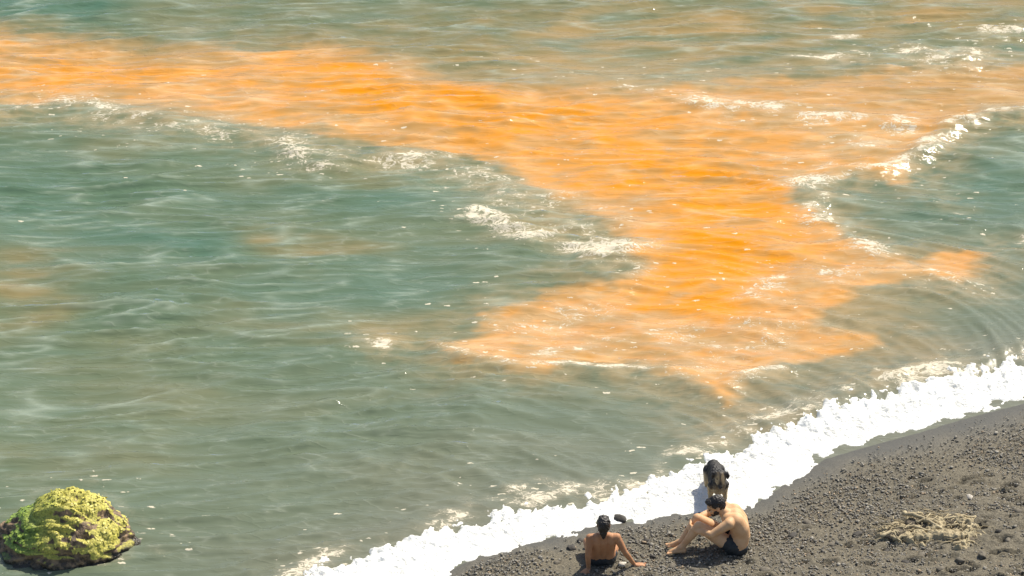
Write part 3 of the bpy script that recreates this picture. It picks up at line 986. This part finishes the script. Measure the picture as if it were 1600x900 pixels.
def skin_mat(name, col, red):
    m, nt, bs, nd, lk = new_mat(name)
    co = n_coord(nt)
    n1 = n_noise(nt, 9, 4, 0.6, co).outputs[0]
    n2 = n_noise(nt, 120, 2, 0.6, co).outputs[0]
    lk.new(n_mix(nt, n_range(nt, n1, 0.3, 0.7), col, red), bs.inputs['Base Color'])
    bs.inputs['Roughness'].default_value = 0.6
    bs.inputs['Specular IOR Level'].default_value = 0.3
    bs.inputs['Subsurface Weight'].default_value = 0.08
    bs.inputs['Subsurface Radius'].default_value = (0.02, 0.008, 0.004)
    bs.inputs['Subsurface Scale'].default_value = 0.5
    lk.new(n_bump(nt, n2, 0.12, 0.002), bs.inputs['Normal'])
    return m

def plain_mat(name, a, b, rough, scale=30):
    m, nt, bs, nd, lk = new_mat(name)
    n1 = n_noise(nt, scale, 4, 0.6, n_coord(nt)).outputs[0]
    lk.new(n_mix(nt, n_range(nt, n1, 0.3, 0.7), a, b), bs.inputs['Base Color'])
    bs.inputs['Roughness'].default_value = rough
    lk.new(n_bump(nt, n1, 0.3, 0.006), bs.inputs['Normal'])
    return m

HAIR = plain_mat('dark hair', (0.010, 0.008, 0.007), (0.026, 0.019, 0.014), 0.5, 90)
EYE = plain_mat('eye', (0.02, 0.015, 0.012), (0.03, 0.02, 0.015), 0.2)
TRUNKS = plain_mat('dark swim fabric', (0.012, 0.016, 0.020), (0.022, 0.028, 0.032), 0.7)

def lerp(a, b, t):
    return tuple(np.array(a) * (1 - t) + np.array(b) * t)

def hand(wrist, direction, palm_normal, side, curl, size=1.0):
    """palm and five separate bent fingers; side = +1 puts the thumb on +bi"""
    d = np.array(direction, float); d /= np.linalg.norm(d)
    n = np.array(palm_normal, float); n -= d * (n @ d); n /= np.linalg.norm(n)      # faces away from the palm side
    b = np.cross(n, d) * side
    w = np.array(wrist, float)
    s = size
    chains = []
    def P(f, l, h, r):
        q = w + d * f * s + b * l * s + n * h * s
        return (*q, r * s)
    for l in (-.026, -.009, .009, .026):
        chains.append([P(0.0, l * .6, 0, .019), P(.05, l, 0.002, .017), P(.085, l * 1.1, 0, .0125)])
    for l, L in ((-.034, .058), (-.012, .074), (.011, .080), (.033, .072)):
        f, h, a = .085, 0.0, 0.0
        ch = [P(f, l, h, .0100)]
        for k, seg in enumerate((.45, .32, .23)):
            a += curl * (0.6, 1.0, .7)[k]
            f += math.cos(a) * L * seg
            h -= math.sin(a) * L * seg
            ch.append(P(f, l * (1 + .25 * (1 - curl)), h, (.0092, .0085, .0072)[k]))
        chains.append(ch)
    chains.append([P(.015, .026, -.004, .015), P(.045, .052, -.010, .0118), P(.072, .064, -.016 - .01 * curl, .0100), P(.092, .066, -.022 - .02 * curl, .0082)])
    return chains

def head_parts(c, yaw, pitch, s=1.0):
    """skull, face, ears; the head looks along +x before yaw and pitch"""
    M = np.array(Euler((0, pitch, yaw)).to_matrix())
    def T(p):
        return tuple(np.array(c) + M @ (np.array(p) * s))
    rot = Euler((0, pitch, yaw))
    el = [(T((-.012, 0, .022)), (.098 * s, .076 * s, .092 * s), rot), (T((.030, 0, -.035)), (.060 * s, .056 * s, .078 * s), rot),
          (T((.055, 0, -.088)), (.030 * s, .032 * s, .026 * s), rot), (T((.082, 0, .018)), (.018 * s, .050 * s, .012 * s), rot),
          (T((.098, 0, -.022)), (.020 * s, .013 * s, .015 * s), rot), (T((.090, 0, .000)), (.012 * s, .010 * s, .024 * s), rot),
          (T((.086, 0, -.056)), (.012 * s, .024 * s, .007 * s), rot), (T((.084, 0, -.068)), (.011 * s, .020 * s, .007 * s), rot),
          (T((-.005, .080, -.008)), (.020 * s, .010 * s, .032 * s), rot), (T((-.005, -.080, -.008)), (.020 * s, .010 * s, .032 * s), rot),
          (T((.066, .040, -.025)), (.024 * s, .020 * s, .020 * s), rot), (T((.066, -.040, -.025)), (.024 * s, .020 * s, .020 * s), rot)]
    eyes = [T((.083, .030, .001)), T((.083, -.030, .001))]
    return el, T, rot, eyes

def add_eyes(eyes, r, parent):
    V, F = ico(2)
    for e in eyes:
        link('eye', mesh_np('eye', V * r + np.array(e), F), EYE, parent)

def build_hunched():
    x, y, z = on_beach(1147, 858)
    body = []
    pel, lum, mid, che, nec = (-.03, 0, .125), (-.085, 0, .24), (-.065, 0, .34), (.010, 0, .435), (.120, 0, .500)
    hc = (.235, 0, .590)
    # torso: three parallel chains for breadth
    for s, w in ((-1, .085), (0, 0), (1, .085)):
        body.append([(pel[0], s * .085, pel[2], .118), (lum[0] + .02, s * .080, lum[2], .108), (mid[0] + .02, s * .095, mid[2], .112), (che[0], s * .105, che[2], .105), (nec[0] - .02, s * .075, nec[2] - .045, .070)])
    body.append([(nec[0] - .02, 0, nec[2] - .03, .072), (nec[0] + .03, 0, nec[2] + .02, .060), (.195, 0, .545, .056)])
    for s in (-1, 1):
        sh = (.095, s * .185, .455)
        body.append([(.03, s * .09, .45, .075), (*sh, .066)])
        el = (.300, s * .235, .345)
        wr = (.500, s * .085, .330)
        body.append([(*sh, .064), lerp((*sh, .060), (*el, .048), .45), (*el, .042)])
        body.append([(*el, .043), lerp((*el, .046), (*wr, .036), .3), (*wr, .028)])
        body += hand(wr, (.35, -s * .92, -.12), (.9, s * .3, .35), s, .55)
        hip, kn, an = (.055, s * .100, .118), (.430, s * .085, .375), (.610, s * .060, .085)
        body.append([(-.03, s * .10, .105, .105), (*hip, .100), lerp((*hip, .092), (*kn, .066), .5), (*kn, .058)])
        body.append([(*kn, .057), lerp((*kn, .060), (*an, .046), .32), lerp((*kn, .050), (*an, .038), .7), (*an, .038)])
        heel = (.595, s * .060, .035)
        body.append([(*an, .038), (*heel, .036)])
        body.append([(*heel, .034), (.69, s * .066, .034, .034), (.745, s * .072, .024, .026)])
        body.append([(an[0] + .01, an[1], an[2], .034), (.68, s * .066, .050, .030), (.735, s * .070, .030, .024)])
        for k, l in enumerate((-.028, -.012, .002, .015, .027)):
            q = -s * l
            body.append([(.740, s * .072 + q, .020, .013), (.785 - .006 * k, s * .074 + q * 1.1, .016, .0115 if k else .014)])
    el_, T, rot, eyes = head_parts(hc, R(8), R(22), 1.0)
    me = blob_mesh('hunched_body', body, .0062, 5, el_)
    root = link('person', me, skin_mat('sunlit pale skin', (0.65, 0.41, 0.23), (0.56, 0.32, 0.16)))
    root.location = (x, y, z + .002)
    root.rotation_euler = (0, 0, math.pi + R(2))
    root.scale = (.95, .95, .95)
    tag(root, 'bare-chested dark-haired person sitting in profile, hugging raised knees, back to the sun', 'person')
    hair = blob_mesh('hair', [], .006, 2, [(T((-.024, 0, .040)), (.102, .083, .090), rot), (T((-.055, 0, .002)), (.068, .074, .082), rot), (T((.045, 0, .083)), (.050, .066, .034), rot),
                                            (T((.0, .070, .028)), (.030, .016, .034), rot), (T((.0, -.070, .028)), (.030, .016, .034), rot), (T((-.062, 0, -.055)), (.035, .052, .040), rot)])
    roughen(hair, .012, 60, 5)
    link('hair', hair, HAIR, root)
    beard = blob_mesh('beard', [], .005, 2, [(T((.050, 0, -.086)), (.042, .045, .032), rot), (T((.020, .052, -.060)), (.040, .014, .036), rot), (T((.020, -.052, -.060)), (.040, .014, .036), rot)])
    roughen(beard, .008, 60, 6)
    link('beard', beard, HAIR, root)
    add_eyes(eyes, .012, root)
    tr = []
    for s in (-1, 1):
        tr.append([(-.030, s * .085, .085, .122), (.03, s * .10, .110, .114), (.095, s * .102, .148, .102)])
    tr.append([(-.030, -.05, .080, .122), (-.030, .05, .080, .122)])
    sm = blob_mesh('swim_trunks', tr, .008, 3)
    roughen(sm, .012, 14, 9)
    c = coords(sm)
    c[:, 2] = np.maximum(c[:, 2], .0)
    sm.vertices.foreach_set('co', c.ravel())
    link('swim_trunks', sm, TRUNKS, root)

def build_reclining():
    x, y, z = on_beach(940, 880)
    body = []
    for s in (-1, 0, 1):
        body.append([(.0, s * .075, .105, .105), (-.045, s * .068, .215, .092), (-.105, s * .075, .335, .092), (-.155, s * .088, .435, .086), (-.180, s * .07, .500, .056)])
    body.append([(-.185, 0, .505, .058), (-.195, 0, .56, .050), (-.190, 0, .61, .048)])
    hc = (-.182, 0, .675)
    pose = {1: ((-.235, .195, .275), (-.170, .178, .045), (-.25, .25, -.05)), -1: ((-.205, -.275, .275), (-.105, -.395, .045), (.10, -.9, -.05))}
    for s in (-1, 1):
        sh = (-.175, s * .168, .485)
        body.append([(-.165, s * .08, .47, .066), (*sh, .054)])
        el, wr, hd = pose[s]
        body.append([(*sh, .052), lerp((*sh, .050), (*el, .040), .5), (*el, .036)])
        body.append([(*el, .037), lerp((*el, .039), (*wr, .030), .3), (*wr, .025)])
        w2 = (wr[0] + hd[0] * .03, wr[1] + hd[1] * .03, .022)
        body.append([(*wr, .025), (*w2, .021)])
        body += hand((w2[0], w2[1], .022), (hd[0], hd[1], -.04), (0, 0, 1), s if s > 0 else -1, .12)
        hip, kn, an = (.03, s * .095, .105), (.300, s * .190 - .03, .135), (.335, -s * .02 - .02, .060)
        body.append([(.0, s * .085, .10, .102), (*hip, .092), lerp((*hip, .086), (*kn, .060), .5), (*kn, .054)])
        body.append([(*kn, .053), lerp((*kn, .053), (*an, .042), .35), (*an, .034)])
        body.append([(*an, .034), (.345, -s * .055, .036, .030), (.400, -s * .115, .028, .026), (.425, -s * .150, .020, .018)])
        for k in range(5):
            body.append([(.425 + .010 * (k - 2), -s * .145, .018, .011), (.430 + .013 * (k - 2), -s * (.182 - .004 * k), .015, .0095)])
    el_, T, rot, eyes = head_parts(hc, R(-4), R(4), .96)
    me = blob_mesh('reclining_body', body, .0062, 5, el_)
    root = link('person', me, skin_mat('tanned skin', (0.44, 0.225, 0.115), (0.38, 0.180, 0.088)))
    root.location = (x, y, z + .002)
    root.rotation_euler = (0, 0, math.pi / 2 + R(3))
    root.scale = (.87, .87, .87)
    tag(root, 'tanned bare-backed person seen from behind, leaning back on both arms towards the sea', 'person')
    hair = blob_mesh('hair', [], .006, 2, [(T((-.020, 0, .036)), (.104, .084, .092), rot), (T((-.050, 0, -.010)), (.072, .076, .086), rot), (T((.040, 0, .080)), (.052, .066, .034), rot),
                                            (T((-.070, 0, -.075)), (.040, .048, .050), rot), (T((-.082, 0, -.120)), (.026, .030, .045), rot),
                                            (T((.005, .072, .015)), (.030, .016, .045), rot), (T((.005, -.072, .015)), (.030, .016, .045), rot)])
    roughen(hair, .014, 34, 15)
    link('hair', hair, HAIR, root)
    add_eyes(eyes, .0115, root)
    tr = [[(-.005, -.05, .100, .113), (-.005, .05, .100, .113)]]
    for s in (-1, 1):
        tr.append([(-.002, s * .080, .095, .110), (.05, s * .105, .105, .099)])
    sm = blob_mesh('swim_bottoms', tr, .008, 3)
    roughen(sm, .008, 16, 19)
    c = coords(sm)
    c[:, 2] = np.clip(c[:, 2], .004, .150)
    sm.vertices.foreach_set('co', c.ravel())
    link('swim_bottoms', sm, TRUNKS, root)

build_hunched()
build_reclining()

# ------------------------------------------------------------------ dog
def build_dog():
    x, y, z = on_beach(1121, 789)
    fr, re = .0, -.34                                     # x of front and hind legs; the dog faces +x
    body = [[(re - .02, 0, .300, .078), (re + .08, 0, .300, .082), (re + .17, 0, .292, .090), (re + .28, 0, .278, .104), (fr + .0, 0, .282, .098), (fr + .045, 0, .300, .078)],
            [(fr - .06, 0, .235, .085), (fr + .03, 0, .245, .080)],
            [(fr + .00, 0, .315, .080), (fr + .050, 0, .380, .066), (fr + .085, 0, .430, .060)]]
    hc = (fr + .105, 0, .450)
    M = np.array(Euler((0, R(38), R(-6))).to_matrix())
    T = lambda p: tuple(np.array(hc) + M @ np.array(p))
    rot = Euler((0, R(38), R(-6)))
    body.append([(*T((.0, 0, 0)), .070), (*T((.055, 0, -.012)), .052), (*T((.105, 0, -.020)), .031), (*T((.125, 0, -.020)), .026)])
    body.append([(*T((.05, 0, -.040)), .026), (*T((.105, 0, -.042)), .018)])
    for s in (-1, 1):
        body.append([(*T((-.012, s * .050, .034)), .028), (*T((-.012, s * .074, .036)), .022), (*T((.004, s * .086, .004)), .020), (*T((.020, s * .086, -.030)), .012)])
        # fore leg: shoulder, elbow back, wrist, paw
        dx = .03 * s
        body.append([(fr + .01, s * .062, .275, .060), (fr - .025, s * .078, .205, .042), (fr - .004 + dx, s * .080, .105, .023), (fr - .002 + dx, s * .080, .045, .019), (fr + .006 + dx, s * .080, .022, .022)])
        body.append([(fr + .006 + dx, s * .080, .020, .021), (fr + .034 + dx, s * .081, .016, .018)])
        for q in (-.012, 0.0, .012):
            body.append([(fr + .030 + dx, s * .081 + q, .015, .011), (fr + .050 + dx, s * .081 + q * 1.2, .011, .009)])
        # hind leg: thigh, knee forward by the belly, hock back, shank, paw
        dx = -.04 * s
        body.append([(re + .01, s * .055, .265, .072), (re + .055 + dx, s * .078, .185, .046), (re - .035 + dx, s * .080, .115, .025), (re - .030 + dx, s * .080, .045, .018), (re - .022 + dx, s * .080, .022, .021)])
        body.append([(re - .022 + dx, s * .080, .019, .020), (re + .012 + dx, s * .081, .015, .017)])
    body.append([(re - .07, 0, .330, .026), (re - .13, .015, .290, .022), (re - .165, .03, .215, .018), (re - .170, .035, .150, .012)])
    me = blob_mesh('dog_body', body, .0055, 4, [])
    roughen(me, .009, 55, 3)
    c = coords(me)
    c[:, 2] = np.maximum(c[:, 2], .001)
    me.vertices.foreach_set('co', c.ravel())
    n = fbm(c[:, 0] * 14 + c[:, 2] * 9, c[:, 1] * 14 - c[:, 2] * 6, 31, 3)
    blk, tan = np.array([.014, .012, .011]), np.array([.42, .31, .165])
    w = smooth(.215, .270, c[:, 2] + .06 * n)                        # black saddle over tan legs and belly
    hl = (c - np.array(hc)) @ M                                      # head-local
    onhead = smooth(-.04, .0, hl[:, 0]) * (c[:, 2] > .36)
    brow = np.exp(-(((hl[:, 0] - .050) / .045) ** 2 + ((np.abs(hl[:, 1]) - .028) / .022) ** 2)) * (hl[:, 2] > 0)
    cheek = np.exp(-(((hl[:, 0] - .070) / .040) ** 2 + ((np.abs(hl[:, 1]) - .036) / .022) ** 2 + ((hl[:, 2] + .02) / .035) ** 2))
    chest = np.exp(-((c[:, 0] - fr - .09) / .05) ** 2 - (np.abs(c[:, 1]) / .06) ** 2 - ((c[:, 2] - .26) / .06) ** 2)
    w = np.where(onhead > .5, 1 - np.clip(brow * 1.3 + cheek * 1.2, 0, 1), w)
    w = np.clip(w - chest * .8 + .25 * n * (w > .1) * (w < .9), 0, 1)
    w = np.maximum(w, .85 * smooth(.06, .0, c[:, 2] - .0) * .4)
    cc = blk * w[:, None] + tan * (1 - w[:, None]) * (1 + .5 * n[:, None])
    set_colour(me, 'coat', cc)
    m, nt, bs, nd, lk = new_mat('dog coat')
    lk.new(n_attr(nt, 'coat').outputs['Color'], bs.inputs['Base Color'])
    bs.inputs['Roughness'].default_value = 0.6
    f = n_noise(nt, 90, 3, 0.6, n_map(nt, n_coord(nt), (1, 1, .35))).outputs[0]
    lk.new(n_bump(nt, f, 0.6, 0.008), bs.inputs['Normal'])
    root = link('dog', me, m)
    root.location = (x, y, z)
    root.rotation_euler = (0, 0, -math.pi / 2 + R(5))
    tag(root, 'small black and tan dog standing at the foam edge, head lowered, facing the beach', 'dog')
    V, F = ico(2)
    for nm, p, r in (('nose', T((.148, 0, -.016)), .013), ('eye', T((.052, .034, .026)), .009), ('eye', T((.052, -.034, .026)), .009)):
        link(nm, mesh_np(nm, V * r + np.array(p), F), EYE, root)

build_dog()
